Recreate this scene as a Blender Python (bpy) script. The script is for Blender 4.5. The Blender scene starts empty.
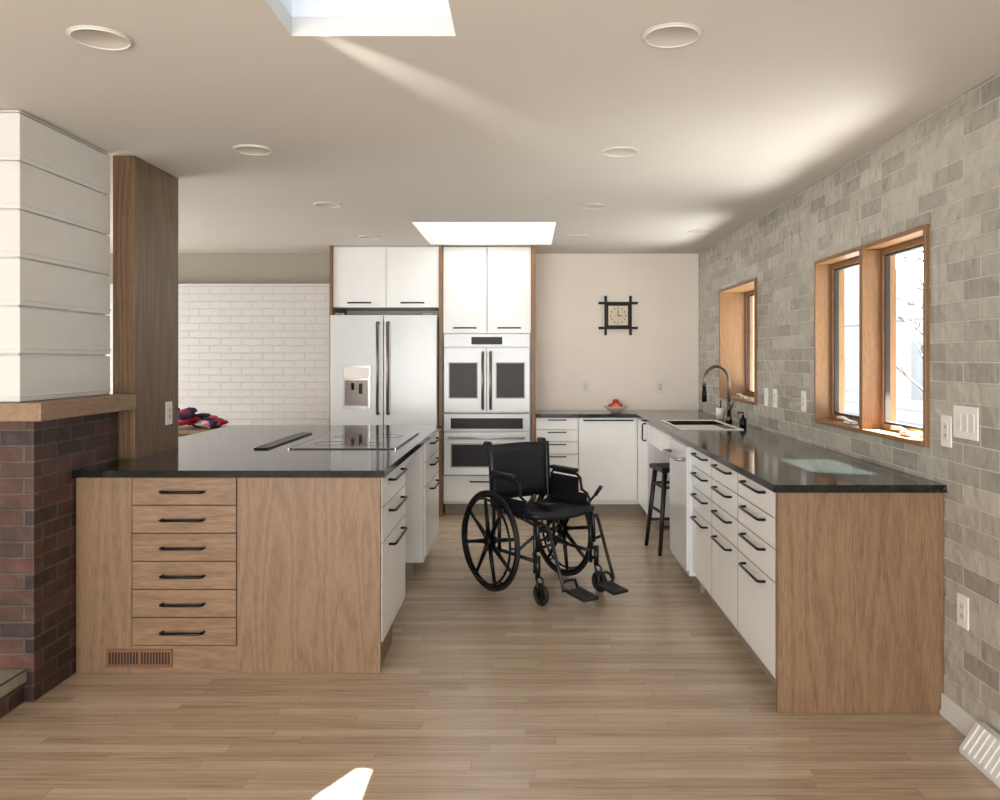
import bpy, bmesh, math, random
from mathutils import Vector, Matrix
random.seed(3)
C = bpy.context
def s2l(c):
    return tuple(((v/255)/12.92 if v/255<=0.04045 else (((v/255)+0.055)/1.055)**2.4) for v in c)+(1,)
# ------------------------------------------------------------ materials
def newmat(name):
    m=bpy.data.materials.new(name); m.use_nodes=True
    nt=m.node_tree; b=nt.nodes['Principled BSDF']
    return m,nt,b
def N(nt,t,**k):
    n=nt.nodes.new(t)
    for a,v in k.items(): setattr(n,a,v)
    return n
def plain(name,col,rough=.5,metal=0,var=.06,nscale=8,bump=0):
    m,nt,b=newmat(name)
    tc=N(nt,'ShaderNodeTexCoord'); no=N(nt,'ShaderNodeTexNoise'); no.inputs['Scale'].default_value=nscale
    nt.links.new(tc.outputs['Object'],no.inputs['Vector'])
    r=N(nt,'ShaderNodeValToRGB'); c=s2l(col)
    r.color_ramp.elements[0].position=.3; r.color_ramp.elements[1].position=.7
    r.color_ramp.elements[0].color=tuple(v*(1-var) for v in c[:3])+(1,)
    r.color_ramp.elements[1].color=tuple(min(1,v*(1+var)) for v in c[:3])+(1,)
    nt.links.new(no.outputs['Fac'],r.inputs['Fac']); nt.links.new(r.outputs['Color'],b.inputs['Base Color'])
    b.inputs['Roughness'].default_value=rough; b.inputs['Metallic'].default_value=metal
    if bump:
        bp=N(nt,'ShaderNodeBump'); bp.inputs['Strength'].default_value=bump; bp.inputs['Distance'].default_value=.005
        nt.links.new(no.outputs['Fac'],bp.inputs['Height']); nt.links.new(bp.outputs['Normal'],b.inputs['Normal'])
    return m
def wood(name,dark,light,axis='Z',rough=.45,fine=1.0,cath=.3):
    m,nt,b=newmat(name)
    tc=N(nt,'ShaderNodeTexCoord'); L=nt.links
    def mp(s_across,s_along):
        mpn=N(nt,'ShaderNodeMapping'); s=[s_across]*3; s['XYZ'.index(axis)]=s_along
        mpn.inputs['Scale'].default_value=s; L.new(tc.outputs['Object'],mpn.inputs['Vector']); return mpn
    m1=mp(5*fine,.45*fine); n1=N(nt,'ShaderNodeTexNoise'); n1.inputs['Scale'].default_value=1; n1.inputs['Detail'].default_value=2; n1.inputs['Distortion'].default_value=.25
    L.new(m1.outputs[0],n1.inputs['Vector'])
    mul=N(nt,'ShaderNodeMath',operation='MULTIPLY'); mul.inputs[1].default_value=26; L.new(n1.outputs['Fac'],mul.inputs[0])
    fr=N(nt,'ShaderNodeMath',operation='PINGPONG'); fr.inputs[1].default_value=1; L.new(mul.outputs[0],fr.inputs[0])
    m2=mp(240*fine,16*fine); n2=N(nt,'ShaderNodeTexNoise'); n2.inputs['Scale'].default_value=1; n2.inputs['Detail'].default_value=5
    L.new(m2.outputs[0],n2.inputs['Vector'])
    mx=N(nt,'ShaderNodeMix'); mx.inputs[0].default_value=1-cath*.45
    L.new(fr.outputs[0],mx.inputs[2]); L.new(n2.outputs['Fac'],mx.inputs[3])
    r=N(nt,'ShaderNodeValToRGB'); r.color_ramp.elements[0].position=.22; r.color_ramp.elements[1].position=.7
    r.color_ramp.elements[0].color=s2l(dark); r.color_ramp.elements[1].color=s2l(light)
    L.new(mx.outputs[0],r.inputs['Fac']); L.new(r.outputs['Color'],b.inputs['Base Color'])
    b.inputs['Roughness'].default_value=rough
    bp=N(nt,'ShaderNodeBump'); bp.inputs['Strength'].default_value=.12; bp.inputs['Distance'].default_value=.002
    L.new(n2.outputs['Fac'],bp.inputs['Height']); L.new(bp.outputs['Normal'],b.inputs['Normal'])
    return m
def brick(name,plane,c1,c2,mortar,w,h,ms=.004,rough=.4,bumpd=.004,noise_amt=.3,offset=.5,wob=.9):
    m,nt,b=newmat(name); L=nt.links
    g=N(nt,'ShaderNodeNewGeometry'); sp=N(nt,'ShaderNodeSeparateXYZ'); L.new(g.outputs['Position'],sp.inputs[0])
    cb=N(nt,'ShaderNodeCombineXYZ')
    if plane=='XY+Z':
        ad=N(nt,'ShaderNodeMath',operation='ADD'); L.new(sp.outputs['X'],ad.inputs[0]); L.new(sp.outputs['Y'],ad.inputs[1]); L.new(ad.outputs[0],cb.inputs[0])
    else: L.new(sp.outputs[plane[0]],cb.inputs[0])
    L.new(sp.outputs['Z'],cb.inputs[1])
    br=N(nt,'ShaderNodeTexBrick'); L.new(cb.outputs[0],br.inputs['Vector'])
    br.offset=offset
    br.inputs['Scale'].default_value=1; br.inputs['Brick Width'].default_value=w; br.inputs['Row Height'].default_value=h
    br.inputs['Mortar Size'].default_value=ms; br.inputs['Mortar Smooth'].default_value=.3
    br.inputs['Color1'].default_value=s2l(c1); br.inputs['Color2'].default_value=s2l(c2); br.inputs['Mortar'].default_value=s2l(mortar)
    no=N(nt,'ShaderNodeTexNoise'); no.inputs['Scale'].default_value=9; no.inputs['Detail'].default_value=4
    L.new(g.outputs['Position'],no.inputs['Vector'])
    mx=N(nt,'ShaderNodeMix',data_type='RGBA',blend_type='OVERLAY'); mx.inputs[0].default_value=noise_amt
    L.new(br.outputs['Color'],mx.inputs[6]); L.new(no.outputs['Fac'],mx.inputs[7])
    L.new(mx.outputs[2],b.inputs['Base Color'])
    b.inputs['Roughness'].default_value=rough
    inv=N(nt,'ShaderNodeMath',operation='MULTIPLY_ADD'); inv.inputs[1].default_value=-1; inv.inputs[2].default_value=1
    L.new(br.outputs['Fac'],inv.inputs[0])
    n3=N(nt,'ShaderNodeTexNoise'); n3.inputs['Scale'].default_value=17; n3.inputs['Detail'].default_value=1; L.new(g.outputs['Position'],n3.inputs['Vector'])
    a2=N(nt,'ShaderNodeMath',operation='MULTIPLY_ADD'); a2.inputs[1].default_value=wob
    L.new(n3.outputs['Fac'],a2.inputs[0]); L.new(inv.outputs[0],a2.inputs[2])
    bp=N(nt,'ShaderNodeBump'); bp.inputs['Strength'].default_value=.8; bp.inputs['Distance'].default_value=bumpd
    L.new(a2.outputs[0],bp.inputs['Height']); L.new(bp.outputs['Normal'],b.inputs['Normal'])
    return m
def floor_mat():
    m,nt,b=newmat('oak_strip_floor'); L=nt.links
    g=N(nt,'ShaderNodeNewGeometry'); sp=N(nt,'ShaderNodeSeparateXYZ'); L.new(g.outputs['Position'],sp.inputs[0])
    def M(op,a,bv=None,c=None):
        n=N(nt,'ShaderNodeMath',operation=op)
        for i,v in enumerate((a,bv,c)):
            if v is None: continue
            if isinstance(v,(int,float)): n.inputs[i].default_value=v
            else: L.new(v,n.inputs[i])
        return n.outputs[0]
    yr=M('DIVIDE',sp.outputs['Y'],.06); row=M('FLOOR',yr); fy=M('FRACT',yr)
    wn=N(nt,'ShaderNodeTexWhiteNoise',noise_dimensions='1D'); L.new(row,wn.inputs['W'])
    xs=M('MULTIPLY_ADD',wn.outputs['Value'],7.0,sp.outputs['X']); xr=M('DIVIDE',xs,.95); col=M('FLOOR',xr); fx=M('FRACT',xr)
    cb=N(nt,'ShaderNodeCombineXYZ'); L.new(row,cb.inputs[0]); L.new(col,cb.inputs[1])
    w2=N(nt,'ShaderNodeTexWhiteNoise',noise_dimensions='2D'); L.new(cb.outputs[0],w2.inputs['Vector'])
    c3=N(nt,'ShaderNodeCombineXYZ'); L.new(M('MULTIPLY',xs,3.0),c3.inputs[0]); L.new(M('MULTIPLY',sp.outputs['Y'],75),c3.inputs[1]); L.new(M('MULTIPLY',w2.outputs['Value'],40),c3.inputs[2])
    no=N(nt,'ShaderNodeTexNoise'); no.inputs['Scale'].default_value=1; no.inputs['Detail'].default_value=5; no.inputs['Distortion'].default_value=.8; L.new(c3.outputs[0],no.inputs['Vector'])
    mixv=M('ADD',M('MULTIPLY',w2.outputs['Value'],.24),M('MULTIPLY_ADD',no.outputs['Fac'],.75,.09))
    r=N(nt,'ShaderNodeValToRGB'); e=r.color_ramp.elements
    e[0].position=.25; e[0].color=s2l((130,107,86)); e[1].position=.85; e[1].color=s2l((202,182,159))
    x=r.color_ramp.elements.new(.52); x.color=s2l((176,154,131))
    L.new(mixv,r.inputs['Fac'])
    gy=M('LESS_THAN',fy,.03); gx=M('LESS_THAN',fx,.0025); gap=M('MAXIMUM',gy,gx)
    mx=N(nt,'ShaderNodeMix',data_type='RGBA'); L.new(M('MULTIPLY',gap,.45),mx.inputs[0]); L.new(r.outputs['Color'],mx.inputs[6]); mx.inputs[7].default_value=s2l((90,66,46))
    L.new(mx.outputs[2],b.inputs['Base Color']); b.inputs['Roughness'].default_value=.27
    bp=N(nt,'ShaderNodeBump'); bp.inputs['Strength'].default_value=.2; bp.inputs['Distance'].default_value=.002
    L.new(M('MULTIPLY_ADD',gap,-1,no.outputs['Fac']),bp.inputs['Height']); L.new(bp.outputs['Normal'],b.inputs['Normal'])
    return m
def granite():
    m,nt,b=newmat('charcoal_granite'); L=nt.links
    tc=N(nt,'ShaderNodeTexCoord'); no=N(nt,'ShaderNodeTexNoise'); no.inputs['Scale'].default_value=220; no.inputs['Detail'].default_value=3
    L.new(tc.outputs['Object'],no.inputs['Vector']); r=N(nt,'ShaderNodeValToRGB'); e=r.color_ramp.elements
    e[0].position=.4; e[0].color=s2l((13,18,17)); e[1].position=.85; e[1].color=s2l((37,42,40)); L.new(no.outputs['Fac'],r.inputs['Fac'])
    L.new(r.outputs['Color'],b.inputs['Base Color']); b.inputs['Roughness'].default_value=.10; b.inputs['Specular IOR Level'].default_value=.34; return m
def glass(name='window_glass',tint=(1,1,1,1)):
    m=bpy.data.materials.new(name); m.use_nodes=True; nt=m.node_tree; nt.nodes.clear()
    o=N(nt,'ShaderNodeOutputMaterial'); t=N(nt,'ShaderNodeBsdfTransparent'); t.inputs[0].default_value=tint
    g=N(nt,'ShaderNodeBsdfGlossy'); g.inputs['Roughness'].default_value=.02
    mx=N(nt,'ShaderNodeMixShader'); mx.inputs[0].default_value=.06
    nt.links.new(t.outputs[0],mx.inputs[1]); nt.links.new(g.outputs[0],mx.inputs[2]); nt.links.new(mx.outputs[0],o.inputs[0]); return m
def sun_diffuser():
    m=bpy.data.materials.new('sun_diffusing_glazing'); m.use_nodes=True; nt=m.node_tree; nt.nodes.clear()
    o=N(nt,'ShaderNodeOutputMaterial'); t=N(nt,'ShaderNodeBsdfTranslucent'); t.inputs[0].default_value=(.065,.065,.065,1)  # unseen diffusing pane, added and darkened to hold back direct sun
    nt.links.new(t.outputs[0],o.inputs[0]); return m

WHITE=plain('white_cabinet_lacquer',(240,240,238),.3,var=.01)
WHITE2=plain('white_appliance_enamel',(218,221,222),.2,var=.01)
PLATE=plain('white_plastic_plate',(236,232,226),.35,var=.01)
TRIMW=plain('white_trim_paint',(218,217,214),.4,var=.02)
CEIL=plain('ceiling_paint',(222,218,210),.85,var=.01,nscale=2)
WALLC=plain('cream_wall_paint',(248,238,227),.8,var=.015,nscale=3)
WALLB=plain('beige_wall_paint',(166,159,145),.8,var=.02,nscale=3)
SHAFT=plain('skylight_shaft_paint',(244,244,242),.7,var=.01)
BLACK=plain('black_metal',(22,22,23),.35,.6,var=.1)
RUB=plain('black_rubber',(20,20,21),.6,var=.1)
VINYL=plain('navy_black_vinyl',(13,15,23),.5,var=.15,nscale=60,bump=.3)
FRAME=plain('dark_chair_frame',(50,50,54),.3,.8,var=.05)
STEEL=plain('brushed_steel',(176,174,170),.28,1,var=.04,nscale=40)
DSTEEL=plain('dark_bronze_steel',(112,104,98),.3,1,var=.04)
BGLASS=plain('black_glass',(12,12,14),.06,var=.05)
OVG=plain('oven_window_glass',(22,20,20),.3)
OVG.node_tree.nodes['Principled BSDF'].inputs['Specular IOR Level'].default_value=.2
DARKIN=plain('dark_interior',(34,31,28),.7)
TOE=plain('toe_kick',(150,140,126),.6)
OAK=wood('oak_cabinet_veneer',(104,79,57),(148,118,90),'Z',.45,1,.4)
OAKX=wood('oak_drawer_veneer',(104,79,57),(150,120,92),'X',.45,1,.4)
COLW=wood('walnut_stained_column',(84,63,43),(122,94,65),'Z',.38,1,.7)
MANT=wood('mantel_wood',(112,89,67),(158,130,102),'Y',.45)
WINW=wood('honey_oak_window_frame',(106,76,46),(146,108,70),'Z',.4,1.5)
WINY=wood('honey_oak_window_rail',(106,76,46),(146,108,70),'Y',.4,1.5)
GRAN=granite(); FLOOR=floor_mat(); GL=glass(); GLT=glass('sun_blocking_skylight_glass',(.006,.011,.021,1)); DIFFUSER=sun_diffuser()  # skylight tint made near-black to keep direct sun out of the shaft
TILE=brick('grey_zellige_tile','YZ',(150,146,136),(186,182,170),(198,194,185),.235,.078,.004,.08,.010,.18,wob=1.5)
WTILE=brick('white_brick_tile','XZ',(208,207,206),(211,210,209),(206,204,202),.2,.07,.005,.4,.006,.06)
BRICK=brick('dark_red_brick','XY+Z',(88,56,46),(46,34,32),(82,73,67),.205,.066,.006,.55,.012,.8)

# ------------------------------------------------------------ builder
class B:
    def __init__(s,name,loc=(0,0,0),rotz=0):
        s.name=name; s.bm=bmesh.new(); s.mats=[]; s.loc=loc; s.rotz=rotz
    def mi(s,m):
        if m not in s.mats: s.mats.append(m)
        return s.mats.index(m)
    def box(s,x0,x1,y0,y1,z0,z1,m,bev=0,seg=2,rot=None):
        c=Vector(((x0+x1)/2,(y0+y1)/2,(z0+z1)/2))
        M=Matrix.Translation(c)
        if rot is not None: M=M@rot
        M=M@Matrix.Diagonal((abs(x1-x0),abs(y1-y0),abs(z1-z0),1))
        r=bmesh.ops.create_cube(s.bm,size=1,matrix=M); vs=r['verts']; k=s.mi(m)
        fs={f for v in vs for f in v.link_faces}
        for f in fs: f.material_index=k
        if bev:
            es={e for f in fs for e in f.edges}
            bmesh.ops.bevel(s.bm,geom=list(es)+list(vs),offset=bev,segments=seg,affect='EDGES',profile=.5)
    def tube(s,pts,r,m,seg=10,closed=False):
        pts=[Vector(p) for p in pts]; n=len(pts); k=s.mi(m); rs=r if isinstance(r,(list,tuple)) else [r]*n
        T=[]
        for i in range(n):
            if closed: t=pts[(i+1)%n]-pts[i-1]
            else: t=(pts[min(i+1,n-1)]-pts[max(i-1,0)])
            T.append(t.normalized())
        up=Vector((0,0,1)) if abs(T[0].z)<.9 else Vector((1,0,0))
        u=T[0].cross(up).normalized(); rings=[]
        for i in range(n):
            u=(u-T[i]*u.dot(T[i])).normalized(); v=T[i].cross(u)
            rings.append([s.bm.verts.new(pts[i]+(u*math.cos(a)+v*math.sin(a))*rs[i]) for a in [2*math.pi*j/seg for j in range(seg)]])
        rng=range(n) if closed else range(n-1)
        for i in rng:
            A=rings[i];Bq=rings[(i+1)%n]
            for j in range(seg):
                f=s.bm.faces.new((A[j],A[(j+1)%seg],Bq[(j+1)%seg],Bq[j])); f.smooth=True; f.material_index=k
        if not closed:
            for R,rev in ((rings[0],True),(rings[-1],False)):
                f=s.bm.faces.new(list(reversed(R)) if rev else R); f.material_index=k
    def cyl(s,p0,p1,r,m,r2=None,seg=24): s.tube([p0,p1],[r,r if r2 is None else r2],m,seg)
    def ring(s,c,axis,R,r,m,seg=40,sub=8):
        c=Vector(c); a=Vector(axis).normalized(); up=Vector((0,0,1)) if abs(a.z)<.9 else Vector((1,0,0))
        u=a.cross(up).normalized(); v=a.cross(u)
        s.tube([c+(u*math.cos(t)+v*math.sin(t))*R for t in [2*math.pi*i/seg for i in range(seg)]],r,m,sub,True)
    def ball(s,c,r,m,sc=(1,1,1),sub=2,jit=0):
        M=Matrix.Translation(c)@Matrix.Diagonal((sc[0],sc[1],sc[2],1))
        q=bmesh.ops.create_icosphere(s.bm,subdivisions=sub+1,radius=r,matrix=M); k=s.mi(m)
        for f in {f for v in q['verts'] for f in v.link_faces}: f.material_index=k; f.smooth=True
        if jit:
            for v in q['verts']: v.co+=Vector((random.uniform(-jit,jit),random.uniform(-jit,jit),random.uniform(0,jit)))
    def lathe(s,c,prof,m,seg=28):
        k=s.mi(m); rings=[[s.bm.verts.new((c[0]+r*math.cos(2*math.pi*j/seg),c[1]+r*math.sin(2*math.pi*j/seg),c[2]+z)) for j in range(seg)] for r,z in prof]
        for A,Q in zip(rings,rings[1:]):
            for j in range(seg):
                f=s.bm.faces.new((A[j],A[(j+1)%seg],Q[(j+1)%seg],Q[j])); f.smooth=True; f.material_index=k
    def prism(s,poly,axis,a0,a1,m):
        k=s.mi(m)
        def P(p,a): return {'X':(a,p[0],p[1]),'Y':(p[0],a,p[1]),'Z':(p[0],p[1],a)}[axis]
        A=[s.bm.verts.new(P(p,a0)) for p in poly]; Q=[s.bm.verts.new(P(p,a1)) for p in poly]; n=len(poly)
        for f in [A[::-1],Q]+[[A[i],A[(i+1)%n],Q[(i+1)%n],Q[i]] for i in range(n)]:
            ff=s.bm.faces.new(f); ff.material_index=k
    def done(s):
        bmesh.ops.recalc_face_normals(s.bm,faces=s.bm.faces[:])
        vs=s.bm.verts
        if s.loc==(0,0,0) and s.rotz==0:
            xs=[v.co.x for v in vs]; ys=[v.co.y for v in vs]; zs=[v.co.z for v in vs]
            o=Vector(((min(xs)+max(xs))/2,(min(ys)+max(ys))/2,min(zs)))
            bmesh.ops.translate(s.bm,verts=vs[:],vec=-o); s.loc=tuple(o)
        me=bpy.data.meshes.new(s.name+'_mesh'); s.bm.to_mesh(me); s.bm.free()
        for m in s.mats: me.materials.append(m)
        ob=bpy.data.objects.new(s.name,me); C.collection.objects.link(ob); ob.location=s.loc; ob.rotation_euler=(0,0,s.rotz)
        return ob
def pull(b,c,along,out,L,m=None,r=.0065,proj=.032):
    m=m or BLACK; c=Vector(c);a=Vector(along);o=Vector(out)
    pts=[c-a*L/2,c-a*(L/2)+o*proj*.8,c-a*(L/2-.012)+o*proj,c+a*(L/2-.012)+o*proj,c+a*(L/2)+o*proj*.8,c+a*L/2]
    b.tube(pts,r,m,8)
def slab(b,fixed,f0,f1,u0,u1,v0,v1,holes,m):
    us=sorted({u0,u1,*[h[0] for h in holes],*[h[1] for h in holes]}); vs=sorted({v0,v1,*[h[2] for h in holes],*[h[3] for h in holes]})
    for i in range(len(us)-1):
        for j in range(len(vs)-1):
            cu=(us[i]+us[i+1])/2; cv=(vs[j]+vs[j+1])/2
            if any(h[0]<cu<h[1] and h[2]<cv<h[3] for h in holes): continue
            if fixed=='X': b.box(f0,f1,us[i],us[i+1],vs[j],vs[j+1],m)
            elif fixed=='Z': b.box(us[i],us[i+1],vs[j],vs[j+1],f0,f1,m)
            else: b.box(us[i],us[i+1],f0,f1,vs[j],vs[j+1],m)

H=2.43; WX=1.67; BY=7.75
# ------------------------------------------------------------ room shell
b=B('floor'); b.box(-5,WX,-3,BY,-.1,0,FLOOR); b.done()
SK1=(-.735,-.22,1.7,2.51); SK2=(-.85,.225,5.95,7.12); SUN_HOLE=(1.35,1.53,1.95,2.15)  # last opening is unseen, added to let sun onto the floor
b=B('ceiling'); slab(b,'Z',H,H+.06,-5,WX+.2,-3,BY+.15,[SK1,SK2,SUN_HOLE],CEIL)
b.prism([(1.35,1.95),(1.35,2.15),(1.46,2.15)],'Z',H+.01,H+.05,CEIL)  # corner block added to trim the floor sun patch to a triangle
b.done()
W1=(3.31,4.59,1.05,1.975); W2=(5.78,6.85,1.08,2.0)
b=B('wall_right'); slab(b,'X',WX,WX+.15,-3,BY,0,H,[W1,W2],TILE); b.done()
b=B('wall_back'); b.box(-5,WX+.15,BY,BY+.12,0,H,WALLC); b.done()
b=B('wall_tiled'); b.box(-4.2,-1.765,7.6,BY-.001,0,2.105,WTILE); b.done()
b=B('trim_1'); b.box(-4.2,-1.765,7.585,BY-.002,2.106,2.125,TRIMW,.003); b.done()
b=B('wall_upper'); b.box(-4.2,-1.765,BY-.02,BY-.001,2.126,H-.001,WALLB); b.done()
b=B('wall_left'); b.box(-5.12,-5,-3,BY,0,H,WALLC); b.done()
b=B('wall_front'); b.box(-5,WX+.15,-3.12,-3,0,H,WALLC); b.done()
for nm,s,h,mat in (('window_3',SK1,.62,SHAFT),('window_4',SK2,.45,SHAFT)):
    b=B(nm); t=.03; z0=H+.061
    b.box(s[0]-t,s[0],s[2]-t,s[3]+t,z0,z0+h,mat); b.box(s[1],s[1]+t,s[2]-t,s[3]+t,z0,z0+h,mat)
    b.box(s[0],s[1],s[2]-t,s[2],z0,z0+h,mat); b.box(s[0],s[1],s[3],s[3]+t,z0,z0+h,mat)
    b.box(s[0]-t,s[1]+t,s[2]-t,s[3]+t,z0+h,z0+h+.012,DIFFUSER if s is SK2 else GLT)
    b.done()
LENS=plain('downlight_lens',(212,206,197),.6,var=.01); RIM=plain('downlight_rim',(232,226,217),.5,var=.01)
for x,y in ((-1.34,2.52),(.456,2.50),(-1.32,3.87),(.46,3.9),(-1.3,5.25),(.447,5.3),(-1.3,6.65),(.43,6.62),(1.38,6.4)):
    b=B('recessed_light'); b.lathe((x,y,H-.006),[(.001,.0025),(.074,.0025),(.077,.0),(.091,.001),(.095,.0055),(.001,.0055)],LENS)
    b.ring((x,y,H-.006),(0,0,1),.084,.0032,RIM,36,6); b.done()
b=B('baseboard_right'); b.box(WX-.016,WX,2.0,3.19,0,.085,TRIMW,.003); b.box(WX-.022,WX,2.0,3.19,0,.018,TRIMW,.003); b.done()
b=B('baseboard_register')
b.prism([(WX-.023,.002),(WX-.11,.002),(WX-.11,.02),(WX-.05,.11),(WX-.023,.11)],'Y',2.4,2.88,TRIMW)
for i in range(14):
    y=2.42+i*.033
    b.prism([(WX-.110,.024),(WX-.1135,.028),(WX-.056,.114),(WX-.052,.11)],'Y',y,y+.006,PLATE)
b.done()
# ------------------------------------------------------------ windows
def window(name,w,panes,dep=.15,sx=.07):
    y0,y1,z0,z1=w; b=B(name); x0=WX-.018; x1=WX+dep; t=.022
    b.box(x0,x1,y0,y0+t,z0,z1,WINW,.003); b.box(x0,x1,y1-t,y1,z0,z1,WINW,.003)
    b.box(x0,x1,y0+t,y1-t,z1-t,z1,WINY,.003); b.box(x0-.006,x1,y0+t,y1-t,z0,z0+t,WINY,.003)
    n=panes; ww=(y1-y0-2*t)/n
    for i in range(n):
        a=y0+t+i*ww; e=a+ww
        if i: b.box(x0,x1,a-.02,a+.02,z0+t,z1-t,WINW,.003)
        ai=a+(.02 if i else 0); ei=e-(.02 if i<n-1 else 0); sx0=WX+sx; sx1=sx0+.035; sw=.03; zz0=z0+t; zz1=z1-t
        b.box(sx0,sx1,ai,ai+sw,zz0,zz1,WINW,.002); b.box(sx0,sx1,ei-sw,ei,zz0,zz1,WINW,.002)
        b.box(sx0,sx1,ai+sw,ei-sw,zz1-sw,zz1,WINY,.002); b.box(sx0,sx1,ai+sw,ei-sw,zz0,zz0+sw,WINY,.002)
        g=.009; gx0=sx0+.008; gx1=sx1-.003
        b.box(gx0,gx1,ai+sw,ai+sw+g,zz0+sw,zz1-sw,DARKIN); b.box(gx0,gx1,ei-sw-g,ei-sw,zz0+sw,zz1-sw,DARKIN)
        b.box(gx0,gx1,ai+sw+g,ei-sw-g,zz0+sw,zz0+sw+g,DARKIN); b.box(gx0,gx1,ai+sw+g,ei-sw-g,zz1-sw-g,zz1-sw,DARKIN)
        b.box(sx0+.016,sx0+.02,ai+sw,ei-sw,zz0+sw,zz1-sw,GL)
        yc=(ai+ei)/2-.08; b.box(WX+.01,WX+.05,yc-.05,yc+.05,zz0+.001,zz0+.02,PLATE,.004)
        b.tube([(WX+.02,yc,zz0+.02),(WX,yc+.02,zz0+.035),(WX,yc+.1,zz0+.03)],.007,PLATE,8)
        b.box(WX+.05,WX+.068,ai,ai+.02,(z0+z1)/2-.25,(z0+z1)/2-.19,PLATE,.003)
    b.done()
window('window_1',W1,2); window('window_2',W2,1,.27,.2)
# ------------------------------------------------------------ exterior
SID=brick('pale_siding','YZ',(228,230,231),(233,234,235),(200,203,205),4,.2,.012,.7,.01,.05)
b=B('neighbour_house'); b.box(6,9.5,10.5,17,-.3,2.0,SID); b.prism([(10.1,2.0),(17.4,2.0),(13.75,3.3)],'X',5.7,9.8,plain('pale_shingles',(196,198,200),.8))
for yy in (11.4,13.0,15.0):
    b.box(5.95,6.0,yy,yy+1,.7,1.75,TRIMW); b.box(5.93,5.96,yy+.08,yy+.92,.78,1.67,plain('house_window',(150,158,164),.3))
b.done()
b=B('lawn_ground'); b.box(WX+.16,40,-25,40,-.4,-.3,plain('dry_lawn',(70,70,62),.9,var=.1)); b.done()
LEAF=plain('bare_foliage',(120,122,112),.9,var=.3,nscale=5); BARK=plain('bark',(92,86,82),.9)
for (tx,ty,th) in ((4.2,8.3,3.2),):
    b=B('garden_tree'); b.tube([(tx,ty,-.3),(tx+.05,ty,th*.5),(tx,ty+.1,th)],[.07,.05,.01],BARK,8)
    for i in range(16):
        a=random.uniform(0,6.28); zz=random.uniform(.3,.95)*th; l=random.uniform(.3,.8)
        e1=Vector((tx+math.cos(a)*l,ty+math.sin(a)*l,zz+l*.6)); b.tube([(tx+.03,ty+.05,zz),e1],[.016,.005],BARK,5)
        for j in range(3):
            e2=e1+Vector((random.uniform(-.3,.3),random.uniform(-.3,.3),random.uniform(0,.4))); b.tube([(Vector((tx+.03,ty+.05,zz))+e1)/2,e2],[.007,.003],BARK,4)
            b.ball(e2,random.uniform(.02,.04),LEAF,(1,1,.7),1,.01)
    b.done()
b=B('sun_blocking_eave'); b.box(WX+.152,WX+.76,-3,3.62,2.32,2.42,TRIMW); b.box(WX+.152,WX+1.6,3.62,8.5,2.32,2.42,TRIMW); b.done()  # unseen eave, added and deepened to block sun through the windows
# ------------------------------------------------------------ fireplace
b=B('fireplace_surround')
b.box(-4.6,-2.03,3.3,3.985,0,1.165,BRICK,.004)
b.done()
b=B('hearth'); b.box(-4.4,-2.07,2.75,3.299,0,.085,BRICK); b.box(-4.42,-2.055,2.72,3.299,.085,.14,plain('hearth_stone',(136,134,118),.6,var=.15,nscale=20),.006); b.done()
b=B('mantel_shelf'); b.box(-4.6,-1.935,3.19,3.975,1.166,1.24,MANT,.004); b.done()
b=B('chimney_breast')
b.box(-4.6,-2.065,3.255,3.93,1.241,H-.001,TRIMW)
z=1.242
while z<H-.01:
    z2=min(z+.196,H-.002)
    b.box(-4.61,-2.05,3.24,3.945,z,z2-.007,TRIMW,.003)
    if z2-.03>z: b.box(-4.6,-2.0465,3.2365,3.9485,z+.018,z+.026,TRIMW,.002)
    z=z2
b.done()
b=B('wood_column'); b.box(-2.06,-1.95,3.987,4.49,0,H-.001,COLW,.003); b.done()
def plate(name,c,normal,kind,n=1):
    b=B(name); w=.076+.046*(n-1); h=.124; c=Vector(c)
    nv={'-X':Vector((-1,0,0)),'+X':Vector((1,0,0)),'-Y':Vector((0,-1,0))}[normal]
    t=Vector((0,1,0)) if abs(nv.x) else Vector((1,0,0))
    def bx(u,v,hw,hh,d0,d1,m,bev=.001):
        p=c+t*u; q0=p-t*hw+nv*d0; q1=p+t*hw+nv*d1
        b.box(min(q0.x,q1.x),max(q0.x,q1.x),min(q0.y,q1.y),max(q0.y,q1.y),c.z+v-hh,c.z+v+hh,m,bev)
    bx(0,0,w/2,h/2,.0005,.007,PLATE,.002)
    for i in range(n):
        u=(i-(n-1)/2)*.046
        if kind=='switch': bx(u,0,.017,.034,.007,.010,TRIMW,.001)
        else:
            bx(u,0,.017,.034,.007,.009,TRIMW,.001)
            for v in (.017,-.017):
                bx(u-.006,v,.0015,.005,.0085,.0095,DARKIN,0); bx(u+.006,v,.0015,.005,.0085,.0095,DARKIN,0)
    b.done()
plate('power_outlet',(-1.95,4.36,1.12),'+X','outlet')
plate('light_switch',(WX,3.03,1.175),'-X','switch',3)
plate('power_outlet',(WX,3.17,1.13),'-X','outlet')
plate('power_outlet',(WX,3.05,.455),'-X','outlet')
plate('power_outlet',(WX,4.8,1.16),'-X','outlet'); plate('power_outlet',(WX,5.35,1.15),'-X','outlet'); plate('light_switch',(WX,5.55,1.15),'-X','switch')
plate('light_switch',(.575,BY,1.14),'-Y','switch'); plate('power_outlet',(1.3,BY,1.14),'-Y','outlet')
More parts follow.
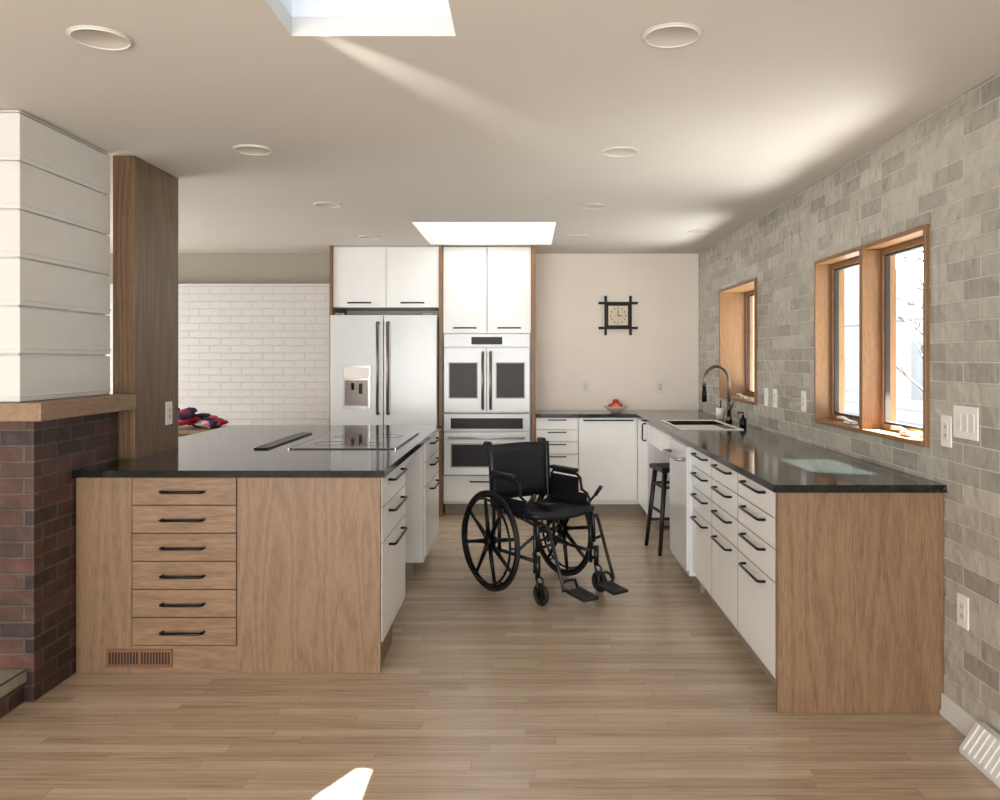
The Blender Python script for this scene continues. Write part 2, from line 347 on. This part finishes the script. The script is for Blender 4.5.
# ------------------------------------------------------------ island
b=B('kitchen_island'); IY=3.6; IZ=.885; RX=-.655
b.box(-2.025,RX-.012,IY+.02,3.98,.0,IZ,OAK)
b.box(-1.945,RX-.012,3.98,4.31,.09,IZ,WHITE); b.box(-1.945,-1.3,4.31,5.2,.0,IZ,WHITE)
b.box(-1.945,RX-.012,5.2,5.96,.09,IZ,WHITE); b.box(-1.9,RX-.08,5.22,5.95,0,.09,TOE)
b.box(-1.9,RX-.08,3.98,4.29,0,.09,TOE)
b.box(RX-.03,RX-.012,IY+.03,4.31,.09,IZ,WHITE)
b.box(-1.3,RX-.02,4.31,5.2,.82,IZ,WHITE)
b.box(-2.025,-1.775,IY,IY+.02,0,IZ,OAK,.0015); b.box(-1.30,RX,IY,IY+.02,0,IZ,OAK,.0015)
b.box(-1.775,-1.30,IY,IY+.02,0,.125,OAKX,.0015)
b.box(-1.774,-1.301,IY+.004,IY+.021,.125,IZ,DARKIN)
for i in range(6):
    z1=IZ-.003-i*.1262; b.box(-1.771,-1.304,IY-.003,IY+.019,z1-.1222,z1,OAKX,.0015)
    pull(b,(-1.54,IY-.003,z1-.062),(1,0,0),(0,-1,0),.185)
for (y0,y1,hs) in ((3.625,4.305,(.885,.74,.58,.13)),(5.205,5.955,(.885,.74,.58,.13))):
    for a,c in zip(hs,hs[1:]):
        b.box(RX-.012,RX+.006,y0,y1,c+.003,a,WHITE,.0015); pull(b,(RX+.006,(y0+y1)/2,a-.04),(0,1,0),(1,0,0),.36)
for x0,x1,y0,y1 in ((-2.028,RX+.022,3.575,3.983),(-1.945,RX+.022,3.983,4.495),(-2.2,RX+.022,4.495,6.0)):
    b.box(x0,x1,y0,y1,IZ,.917,GRAN)
b.box(-2.2,-1.945,5.9,5.96,0,IZ,OAK)
b.done()
b=B('floor_vent_grille')
BRZ=plain('bronze_grille',(128,88,62),.4,.3)
b.box(-1.885,-1.59,IY-.008,IY-.0005,.03,.112,BRZ,.002)
for i in range(20):
    x=-1.872+i*.0135+(.008 if i>9 else 0); b.box(x,x+.0075,IY-.0095,IY-.007,.045,.098,DARKIN)
b.done()
b=B('induction_cooktop'); b.box(-1.3,-.72,4.4,5.32,.9175,.924,BGLASS,.002)
ZM=plain('cooktop_marking',(95,95,95),.3)
for x,y,r in ((-1.13,4.65,.1),(-1.13,5.05,.08),(-.88,4.62,.075),(-.88,5.08,.1)): b.ring((x,y,.9242),(0,0,1),r,.0012,ZM,36,4)
b.box(-1.306,-1.3,4.39,5.33,.9175,.9255,STEEL); b.box(-.72,-.714,4.39,5.33,.9175,.9255,STEEL)
b.done()
b=B('downdraft_vent'); b.box(-1.5,-1.42,4.4,5.32,.9175,.926,BLACK,.003); b.box(-1.498,-1.49,4.41,5.31,.926,.929,STEEL); b.done()
# ------------------------------------------------------------ right run cabinets
FX=1.006
b=B('base_cabinet_run')
b.box(FX,WX-.002,3.195,3.222,0,.885,OAK,.0015)
b.box(FX+.02,WX-.002,3.222,4.83,.1,.885,WHITE); b.box(FX+.07,WX-.002,3.222,4.83,0,.1,TOE)
ys=(3.226,3.80,4.33,4.83); zs=(.885,.77,.645,.51,.13)
for y0,y1 in zip(ys,ys[1:]):
    for a,c in zip(zs,zs[1:]):
        b.box(FX,FX+.02,y0+.002,y1-.002,c+.003,a,WHITE,.0015); pull(b,(FX,(y0+y1)/2,a-.03),(0,1,0),(-1,0,0),.3,r=.006)
b.box(FX+.01,FX+.03,5.42,6.6,.72,.885,WHITE,.002); b.box(WX-.05,WX-.002,5.42,6.6,0,.7,WHITE)
b.box(FX+.02,WX-.002,6.6,7.2,.1,.885,WHITE); b.box(FX,FX+.02,6.6,7.19,.13,.885,WHITE,.0015); b.box(FX+.07,WX-.002,6.62,7.2,0,.1,TOE)
pull(b,(FX,6.7,.8),(0,0,1),(-1,0,0),.14)
b.box(.087,WX-.002,7.22,BY-.002,.1,.885,WHITE); b.box(.087,FX+.07,7.27,BY-.01,0,.1,TOE)
for a,c in zip((.885,.775,.665,.555,.345,.13),(.775,.665,.555,.345,.13)):
    b.box(.09,.468,7.2,7.22,c+.003,a-.003,WHITE,.0015); pull(b,(.279,7.2,a-.022),(1,0,0),(0,-1,0),.16,r=.005,proj=.02)
b.box(.474,FX-.003,7.2,7.22,.133,.882,WHITE,.0015); pull(b,(.74,7.2,.86),(1,0,0),(0,-1,0),.44,r=.006,proj=.025)
b.done()
b=B('dishwasher')
b.box(FX-.02,WX-.01,4.835,5.41,.1,.884,WHITE2,.003); b.box(FX+.05,WX-.01,4.84,5.4,0,.1,TOE)
b.box(FX-.035,FX-.02,4.84,5.405,.13,.88,WHITE2,.003)
pull(b,(FX-.035,5.12,.8),(0,1,0),(-1,0,0),.46,STEEL,.011,.05); b.done()
b=B('countertop')
SX0,SX1,SY0,SY1=1.1,1.5,5.6,6.4
z0,z1=.886,.917
for x0,x1,y0,y1 in ((.985,WX-.001,3.17,SY0),(.985,SX0,SY0,SY1),(SX1,WX-.001,SY0,SY1),(.985,WX-.001,SY1,BY-.001),(.087,.985,7.175,BY-.001)):
    b.box(x0,x1,y0,y1,z0,z1,GRAN)
b.done()
b=B('sink'); t=.012
SINK=plain('white_sink_composite',(240,238,232),.2,var=.01)
b.box(SX0-t,SX1+t,SY0-t,SY1+t,.73,.742,SINK)
b.box(SX0-t,SX0,SY0,SY1,.742,.885,SINK); b.box(SX1,SX1+t,SY0,SY1,.742,.885,SINK); b.box(SX0-t,SX1+t,SY0-t,SY0,.742,.885,SINK); b.box(SX0-t,SX1+t,SY1,SY1+t,.742,.885,SINK)
b.box(SX0-.02,SX0+.003,SY0-.02,SY1+.02,.9175,.924,SINK,.002); b.box(SX1-.003,SX1+.02,SY0-.02,SY1+.02,.9175,.924,SINK,.002)
b.box(SX0,SX1,SY0-.02,SY0+.003,.9175,.924,SINK,.002); b.box(SX0,SX1,SY1-.003,SY1+.02,.9175,.924,SINK,.002)
b.cyl((1.3,6.0,.742),(1.3,6.0,.746),.045,STEEL); b.done()
b=B('kitchen_faucet'); fx,fy=1.585,6.25
pts=[(fx,fy,.918),(fx,fy,1.2)]+[(fx-.1+.1*math.cos(a),fy-.02*(1-math.cos(a)),1.24+.115*math.sin(a)) for a in [math.pi*i/12 for i in range(13)]]+[(fx-.2,fy-.04,1.19)]
b.tube(pts,.013,DSTEEL,12); b.cyl((fx-.2,fy-.04,1.2),(fx-.2,fy-.04,1.08),.016,BLACK,.02)
b.cyl((fx,fy,.918),(fx,fy,.97),.026,DSTEEL,.02); b.cyl((fx,fy,.97),(fx,fy,1.08),.017,DSTEEL)
b.tube([(fx,fy-.015,1.02),(fx,fy-.06,1.03),(fx+.0,fy-.12,1.07)],[.009,.008,.006],DSTEEL)
for i in range(9): b.ring((fx,fy,1.09+i*.012),(0,0,1),.014,.003,DSTEEL,16,5)
b.done()
b=B('soap_dispenser'); b.lathe((1.6,5.9,.918),[(.001,0),(.024,0),(.026,.01),(.026,.05),(.018,.06),(.01,.065),(.01,.08),(.001,.08)],BLACK)
b.tube([(1.6,5.9,.99),(1.6,5.9,1.02),(1.56,5.9,1.015)],.006,BLACK,8); b.done()
b=B('dish_brush_cup'); b.lathe((1.6,6.6,.918),[(.001,0),(.03,0),(.034,.09),(.03,.09),(.027,.01),(.001,.01)],PLATE)
b.tube([(1.6,6.6,.93),(1.61,6.61,1.07)],.005,BLACK); b.tube([(1.595,6.59,.93),(1.585,6.58,1.05)],.004,MANT); b.done()
b=B('fruit_bowl'); fb=(.83,7.4,.918)
b.lathe(fb,[(.001,.0),(.04,0),(.045,.008),(.085,.03),(.112,.055),(.109,.057),(.08,.036),(.04,.016),(.001,.014)],plain('glass_bowl',(214,190,180),.15,var=.1))
RED=plain('red_apple',(176,50,36),.35,var=.3,nscale=30); ORG=plain('peach',(214,118,70),.45,var=.25,nscale=25)
for dx,dy,dz,m in ((-.04,0,.05,RED),(.035,.02,.052,RED),(0,-.045,.052,ORG),(.0,.045,.05,ORG),(.0,0,.088,RED)): b.ball((fb[0]+dx,fb[1]+dy,fb[2]+dz+.005),.033,m,(1,1,.92))
b.done()
# ------------------------------------------------------------ fridge + tall units
b=B('oak_tall_panels')
for x0,x1 in ((-1.762,-1.736),(-.782,-.748),(.047,.085)): b.box(x0,x1,7.17,BY-.002,0,H-.002,WINW,.0015)
b.done()
b=B('upper_fridge_cabinet')
b.box(-1.734,-.784,7.22,BY-.003,1.875,H-.003,WHITE)
for x0,x1 in ((-1.733,-1.26),(-1.256,-.785)):
    b.box(x0,x1,7.195,7.219,1.875,H-.012,WHITE,.0015); pull(b,((x0+x1)/2,7.195,1.915),(1,0,0),(0,-1,0),.2)
b.done()
b=B('refrigerator'); x0,x1=-1.728,-.788
b.box(x0+.01,x1-.01,7.13,7.7,.02,1.79,WHITE2,.004); xm=(x0+x1)/2
b.box(x0,xm-.003,7.06,7.128,.68,1.8,WHITE2,.008,3); b.box(xm+.003,x1,7.06,7.128,.68,1.8,WHITE2,.008,3)
b.box(x0,x1,7.06,7.128,.04,.67,WHITE2,.008,3)
for x in (xm-.045,xm+.045):
    pull(b,(x,7.06,1.33),(0,0,1),(0,-1,0),.8,DSTEEL,.013,.055)
pull(b,(xm,7.06,.6),(1,0,0),(0,-1,0),.8,DSTEEL,.013,.055)
b.box(x0+.1,x0+.36,7.054,7.062,.97,1.355,STEEL,.003); b.box(x0+.12,x0+.34,7.05,7.056,1.24,1.335,PLATE,.002)
b.box(x0+.125,x0+.335,7.0505,7.0555,1.0,1.225,DSTEEL,.002); b.box(x0+.13,x0+.33,7.03,7.056,.985,1.0,STEEL,.002)
b.cyl((x0+.2,7.047,1.2),(x0+.2,7.047,1.14),.014,BLACK); b.box(x0+.25,x0+.29,7.044,7.052,1.1,1.2,BLACK,.002)
for x in (x0+.08,x1-.08): b.box(x-.04,x+.04,7.07,7.2,1.801,1.815,DARKIN,.003)
b.done()
b=B('tall_oven_cabinet'); ox0,ox1=-.746,.045
b.box(ox0,ox1,7.24,BY-.003,.1,H-.003,WHITE); b.box(ox0+.01,ox1-.01,7.29,BY-.01,0,.1,TOE)
oxm=(ox0+ox1)/2
for a,c in ((ox0,oxm-.002),(oxm+.002,ox1)):
    b.box(a+.002,c-.001,7.2,7.239,1.645,H-.012,WHITE,.0015); pull(b,((a+c)/2,7.2,1.69),(1,0,0),(0,-1,0),.2)
b.box(ox0+.002,ox1-.002,7.2,7.239,.13,.36,WHITE,.0015); pull(b,(oxm,7.2,.31),(1,0,0),(0,-1,0),.3)
b.done()
b=B('french_door_wall_oven')
b.box(ox0+.015,ox1-.015,7.18,7.238,.925,1.635,WHITE2,.003)
b.box(ox0+.01,ox1-.01,7.16,7.18,1.52,1.635,WHITE2,.004); b.box(oxm-.14,oxm+.14,7.156,7.161,1.54,1.61,OVG,.002)
for a,c,hx in ((ox0+.012,oxm-.002,oxm-.035),(oxm+.002,ox1-.012,oxm+.035)):
    b.box(a,c,7.145,7.179,.935,1.51,WHITE2,.005,3)
    w0=a+.04 if a<oxm-.1 else a+.075; w1=c-.075 if a<oxm-.1 else c-.04
    b.box(w0,w1,7.141,7.146,1.055,1.385,DSTEEL,.003); b.box(w0+.008,w1-.008,7.138,7.142,1.063,1.377,OVG,.002)
    pull(b,(hx,7.145,1.22),(0,0,1),(0,-1,0),.5,DSTEEL,.012,.05)
b.done()
b=B('wall_oven')
b.box(ox0+.015,ox1-.015,7.18,7.238,.37,.92,WHITE2,.003)
b.box(ox0+.012,ox1-.012,7.15,7.18,.765,.92,WHITE2,.004); b.box(ox0+.07,ox1-.07,7.146,7.151,.785,.885,OVG,.003)
b.box(ox0+.012,ox1-.012,7.145,7.18,.375,.755,WHITE2,.005,3)
b.box(ox0+.07,ox1-.07,7.141,7.146,.44,.66,DSTEEL,.003); b.box(ox0+.08,ox1-.08,7.138,7.142,.45,.65,OVG,.002)
pull(b,(oxm,7.145,.71),(1,0,0),(0,-1,0),.66,STEEL,.012,.05)
b.done()
# ------------------------------------------------------------ clock
b=B('wall_clock'); cx,cz=.89,1.83; yb=BY-.002
for d in (-.12,.12):
    b.box(cx+d-.012,cx+d+.012,yb-.028,yb-.004,cz-.19,cz+.19,BLACK,.002); b.box(cx-.19,cx+.19,yb-.034,yb-.01,cz+d-.012,cz+d+.012,BLACK,.002)
b.box(cx-.125,cx+.125,yb-.02,yb,cz-.125,cz+.125,BLACK,.002); b.box(cx-.095,cx+.095,yb-.024,yb-.018,cz-.095,cz+.095,plain('clock_face',(226,214,190),.5),.001)
for i in range(12):
    a=i*math.pi/6; b.box(cx+.072*math.sin(a)-.004,cx+.072*math.sin(a)+.004,yb-.026,yb-.023,cz+.072*math.cos(a)-.007,cz+.072*math.cos(a)+.007,BLACK)
b.tube([(cx,yb-.028,cz),(cx+.0,yb-.028,cz+.055)],.003,BLACK,6); b.tube([(cx,yb-.028,cz),(cx+.038,yb-.028,cz-.005)],.0035,BLACK,6); b.cyl((cx,yb-.024,cz),(cx,yb-.03,cz),.006,BLACK)
b.done()
# ------------------------------------------------------------ stool
b=B('counter_stool',loc=(1.10,5.93,0),rotz=.15)
BW=plain('black_painted_wood',(26,24,23),.4)
b.box(-.15,.15,-.15,.15,.59,.625,BW,.012,3)
for sx in (-1,1):
    for sy in (-1,1):
        b.tube([(sx*.165,sy*.165,.0),(sx*.11,sy*.11,.6)],[.015,.02],BW,8)
def lp(sx,sy,z): k=.165-.055*z/.6; return (sx*k,sy*k,z)
for z,pairs in ((.2,(((-1,-1),(1,-1)),((-1,1),(1,1)))),(.3,(((-1,-1),(-1,1)),((1,-1),(1,1)))),(.48,(((-1,-1),(1,-1)),((-1,1),(1,1)),((-1,-1),(-1,1)),((1,-1),(1,1))))):
    for p,q in pairs: b.tube([lp(*p,z),lp(*q,z)],.011,BW,8)
b.done()
# ------------------------------------------------------------ side table + things
b=B('side_table'); b.box(-3.2,-2.45,6.5,7.0,.80,.83,MANT,.004)
for x in (-3.16,-2.49):
    for y in (6.54,6.96): b.box(x-.025,x+.025,y-.025,y+.025,0,.80,MANT,.003)
b.box(-3.16,-2.49,6.55,6.57,.7,.80,MANT); b.done()
b=B('pile_of_clothes')
cols=[(170,30,50),(40,44,80),(200,80,120),(30,28,34),(180,40,40),(60,30,60),(226,220,214),(28,28,34)]
cm=[plain('cloth_%d'%i,c,.85,var=.2,nscale=30) for i,c in enumerate(cols)]
for i in range(44):
    x=random.uniform(-3.02,-2.58); y=random.uniform(6.6,6.88); r=random.uniform(.03,.05)
    z=.832+r*.5+max(0,.15-(x+3.0)*.3)*random.random()
    b.ball((x,y,z),r,cm[i%8],(random.uniform(1,2),1,.55),1,.008)
b.done()
# ------------------------------------------------------------ wheelchair
b=B('wheelchair',loc=(.008,5.06,0),rotz=math.atan2(-.8,.6))
R=.305
for s in (-1,1):
    y=s*.285; c=(0,y,R)
    b.ring(c,(0,1,0),R-.012,.012,RUB,56,10); b.ring(c,(0,1,0),R-.032,.011,BLACK,56,8); b.ring((0,y+s*.035,R),(0,1,0),.258,.0075,BLACK,56,8)
    b.cyl((0,y-.03,R),(0,y+.03,R),.03,BLACK); b.cyl((0,y+.03,R),(0,y+.042,R),.018,STEEL)
    for i in range(8):
        a=2*math.pi*i/8+.2
        p1=(.02*math.cos(a),y+s*.008,R+.02*math.sin(a)); p2=((R-.036)*math.cos(a),y,R+(R-.036)*math.sin(a))
        b.tube([p1,p2],[.015,.010],BLACK,8)
    for i in range(6):
        a=2*math.pi*i/6; p=Vector((.262*math.cos(a),y+s*.004,R+.262*math.sin(a))); b.tube([p,(.256*math.cos(a),y+s*.035,R+.256*math.sin(a))],.005,BLACK,6)
    yf=s*.215
    b.tube([(-.06,yf,.22),(-.06,yf,.5),(-.07,yf,.7),(-.08,yf,.86),(-.10,yf,.88),(-.14,yf,.88)],.011,FRAME,10)
    b.tube([(-.10,yf,.881),(-.16,yf,.88)],.015,RUB,10)
    b.tube([(-.06,yf,.24),(.36,yf,.24)],.011,FRAME,10); b.tube([(-.06,yf,.48),(.36,yf,.48),(.385,yf,.46),(.39,yf,.3)],.011,FRAME,10)
    b.tube([(.36,yf,.17),(.36,yf,.48)],.011,FRAME,10); b.cyl((0,yf,R),(0,y,R),.012,FRAME)
    b.tube([(0,yf,.22),(0,yf,.5)],.011,FRAME,10)
    ya=s*.238
    b.tube([(-.05,ya,.5),(-.05,ya,.67),(-.03,ya,.69),(.2,ya,.69),(.235,ya,.67),(.25,ya,.60),(.3,ya,.58),(.32,ya,.55),(.32,ya,.48)],.009,FRAME,10)
    b.box(-.05,.2,ya-.022,ya+.022,.698,.724,VINYL,.011,3)
    b.box(-.04,.3,ya-.003,ya+.003,.5,.58,VINYL,.002)
    if s>0: b.box(-.04,.22,ya-.003,ya+.003,.58,.67,VINYL,.002)
    yc=s*.225; xc=.43; rc=.066
    b.ring((xc,yc,rc),(0,1,0),rc-.013,.013,RUB,28,8); b.cyl((xc,yc-.012,rc),(xc,yc+.012,rc),.018,BLACK); b.cyl((xc,yc-.005,rc),(xc,yc+.005,rc),.045,FRAME)
    for t in (-.022,.022): b.tube([(xc,yc+t,rc),(xc-.01,yc+t,.145),(xc-.03,yc+t*.6,.16)],.007,FRAME,8)
    b.cyl((xc-.03,yc,.155),(xc-.03,yc,.28),.016,FRAME); b.tube([(xc-.03,yc,.26),(.36,yf,.26)],.011,FRAME); b.tube([(xc-.03,yc,.2),(.36,yf,.2)],.010,FRAME)
    yl=s*.19; yp=s*.15
    b.tube([(.39,yf,.46),(.42,yl+s*.02,.47),(.46,yl,.44),(.55,yl,.22),(.59,yl,.13),(.61,yp,.1)],.010,FRAME,10)
    b.tube([(.395,yf,.32),(.49,yl,.36)],.009,FRAME,8)
    b.box(.58,.74,yp-s*.095 if s>0 else yp-.02, yp+.02 if s>0 else yp+.095,.09,.108,RUB,.006,2,rot=Matrix.Rotation(.12,4,'Y'))
    b.tube([(.585,yp-.07*s,.11),(.57,yp-.06*s,.16),(.57,yp+.0*s,.165),(.57,yp+.03*s,.15),(.59,yp+.04*s,.11)],.009,VINYL,8)
    b.tube([(.24,yf+s*.03,.49),(.31,yf+s*.035,.53),(.38,yf+s*.04,.6)],[.008,.008,.007],FRAME,8); b.tube([(.36,yf+s*.04,.578),(.41,yf+s*.04,.635)],.012,RUB,8)
    b.box(.2,.28,yf+s*.012-.01,yf+s*.012+.01,.47,.5,FRAME,.004)
    b.tube([(-.06,yf,.25),(-.16,yf,.2),(-.22,yf,.1)],.009,FRAME,8)
k=b.mi(VINYL)
def sheet(P,nu,nv,nrm):
    for side in (0,1):
        g=[[b.bm.verts.new(P(u/nu,v/nv)+nrm*(.014 if side else -.014)) for v in range(nv+1)] for u in range(nu+1)]
        for i in range(nu):
            for j in range(nv):
                f=b.bm.faces.new((g[i][j],g[i+1][j],g[i+1][j+1],g[i][j+1])); f.smooth=True; f.material_index=k
        if side==0: g0=g
    rim=lambda G:[G[i][0] for i in range(nu+1)]+[G[nu][j] for j in range(1,nv+1)]+[G[i][nv] for i in range(nu-1,-1,-1)]+[G[0][j] for j in range(nv-1,0,-1)]
    r0,r1=rim(g0),rim(g); n=len(r0)
    for i in range(n):
        f=b.bm.faces.new((r0[i],r0[(i+1)%n],r1[(i+1)%n],r1[i])); f.material_index=k; f.smooth=True
sheet(lambda u,v:Vector((-.05+.43*u,-.225+.45*v,.5-.025*math.sin(math.pi*v))),6,8,Vector((0,0,1)))
sheet(lambda u,v:Vector((-.065-.02*u-.03*math.sin(math.pi*v),-.232+.464*v,.53+.345*u)),6,8,Vector((1,0,0)))
b.tube([(.15,-.215,.24),(.15,.215,.48)],.010,FRAME); b.tube([(.17,.215,.24),(.17,-.215,.48)],.010,FRAME)
b.box(.10,.24,-.04,.04,.52,.53,VINYL,.004)
b.box(.245,.252,.225,.25,.59,.61,RED)
b.done()
# ------------------------------------------------------------ lights
w=bpy.data.worlds.new('sky'); C.scene.world=w; w.use_nodes=True; nt=w.node_tree; bg=nt.nodes['Background']
tc=N(nt,'ShaderNodeTexCoord'); sp=N(nt,'ShaderNodeSeparateXYZ'); nt.links.new(tc.outputs['Generated'],sp.inputs[0])
r=N(nt,'ShaderNodeValToRGB'); e=r.color_ramp.elements; e[0].position=0.08; e[0].color=(1,.99,.97,1); e[1].position=.55; e[1].color=(.2,.3,.46,1)
nt.links.new(sp.outputs['Z'],r.inputs['Fac']); nt.links.new(r.outputs['Color'],bg.inputs['Color']); bg.inputs['Strength'].default_value=2.5
def area(name,loc,d,sx,sy,power,col=(1,1,1)):
    l=bpy.data.lights.new(name,'AREA'); l.shape='RECTANGLE'; l.size=sx; l.size_y=sy; l.energy=power; l.color=col
    o=bpy.data.objects.new(name,l); C.collection.objects.link(o); o.location=loc; o.rotation_euler=Vector(d).to_track_quat('-Z','Y').to_euler()
    return o
area('rear_fill_light',(-1.4,-2.9,1.3),(0,1,.16),5,2,265,(.985,.995,1))  # interior fill, stands in for unseen windows behind the camera
area('dining_fill_light',(-4.9,5.6,1.3),(1,0,.1),2.4,1.6,62,(1,.995,.98))  # interior fill added at the left, no window behind it
area('window_1_daylight',(WX+.55,3.95,.62),(-1,0,.85),1.3,.6,46,(1,1,.98))
area('window_2_daylight',(WX+.65,6.3,.62),(-1,0,.85),1.1,.6,46,(1,1,.98))
area('skylight_daylight',((SK2[0]+SK2[1])/2,(SK2[2]+SK2[3])/2,H+.48),(0,0,-1),1.0,1.1,8,(1,.99,.98))
area('sky_daylight',((SK1[0]+SK1[1])/2,(SK1[2]+SK1[3])/2,H+.66),(0,0,-1),.5,.75,1.7,(.40,.66,1))
sun=bpy.data.lights.new('sun','SUN'); sun.energy=130; sun.angle=.01; sun.color=(1,.97,.95)
so=bpy.data.objects.new('sun',sun); C.collection.objects.link(so); so.rotation_euler=Vector((-1,.3,-1.2)).to_track_quat('-Z','Y').to_euler()
sl=bpy.data.lights.new('added_ceiling_streak_spot','SPOT'); sl.energy=110; sl.spot_size=math.radians(11); sl.spot_blend=1; sl.shadow_soft_size=.01; sl.color=(1,.96,.9)  # unseen spot added to throw a reflected-sun streak on the ceiling
s2=bpy.data.objects.new('added_ceiling_streak_spot',sl); C.collection.objects.link(s2); s2.location=(-.98,1.93,2.32); s2.rotation_euler=Vector((.72,1.2,.11)).to_track_quat('-Z','Y').to_euler()
# ------------------------------------------------------------ camera
cd=bpy.data.cameras.new('camera'); cam=bpy.data.objects.new('camera',cd); C.collection.objects.link(cam)
cam.location=(0,0,1.42); cam.rotation_euler=(math.pi/2,0,0); cd.sensor_width=36; cd.lens=28.8; cd.shift_x=-.026; cd.shift_y=-.042
C.scene.camera=cam
C.scene.view_settings.view_transform='Standard'
C.scene.view_settings.exposure=0.45
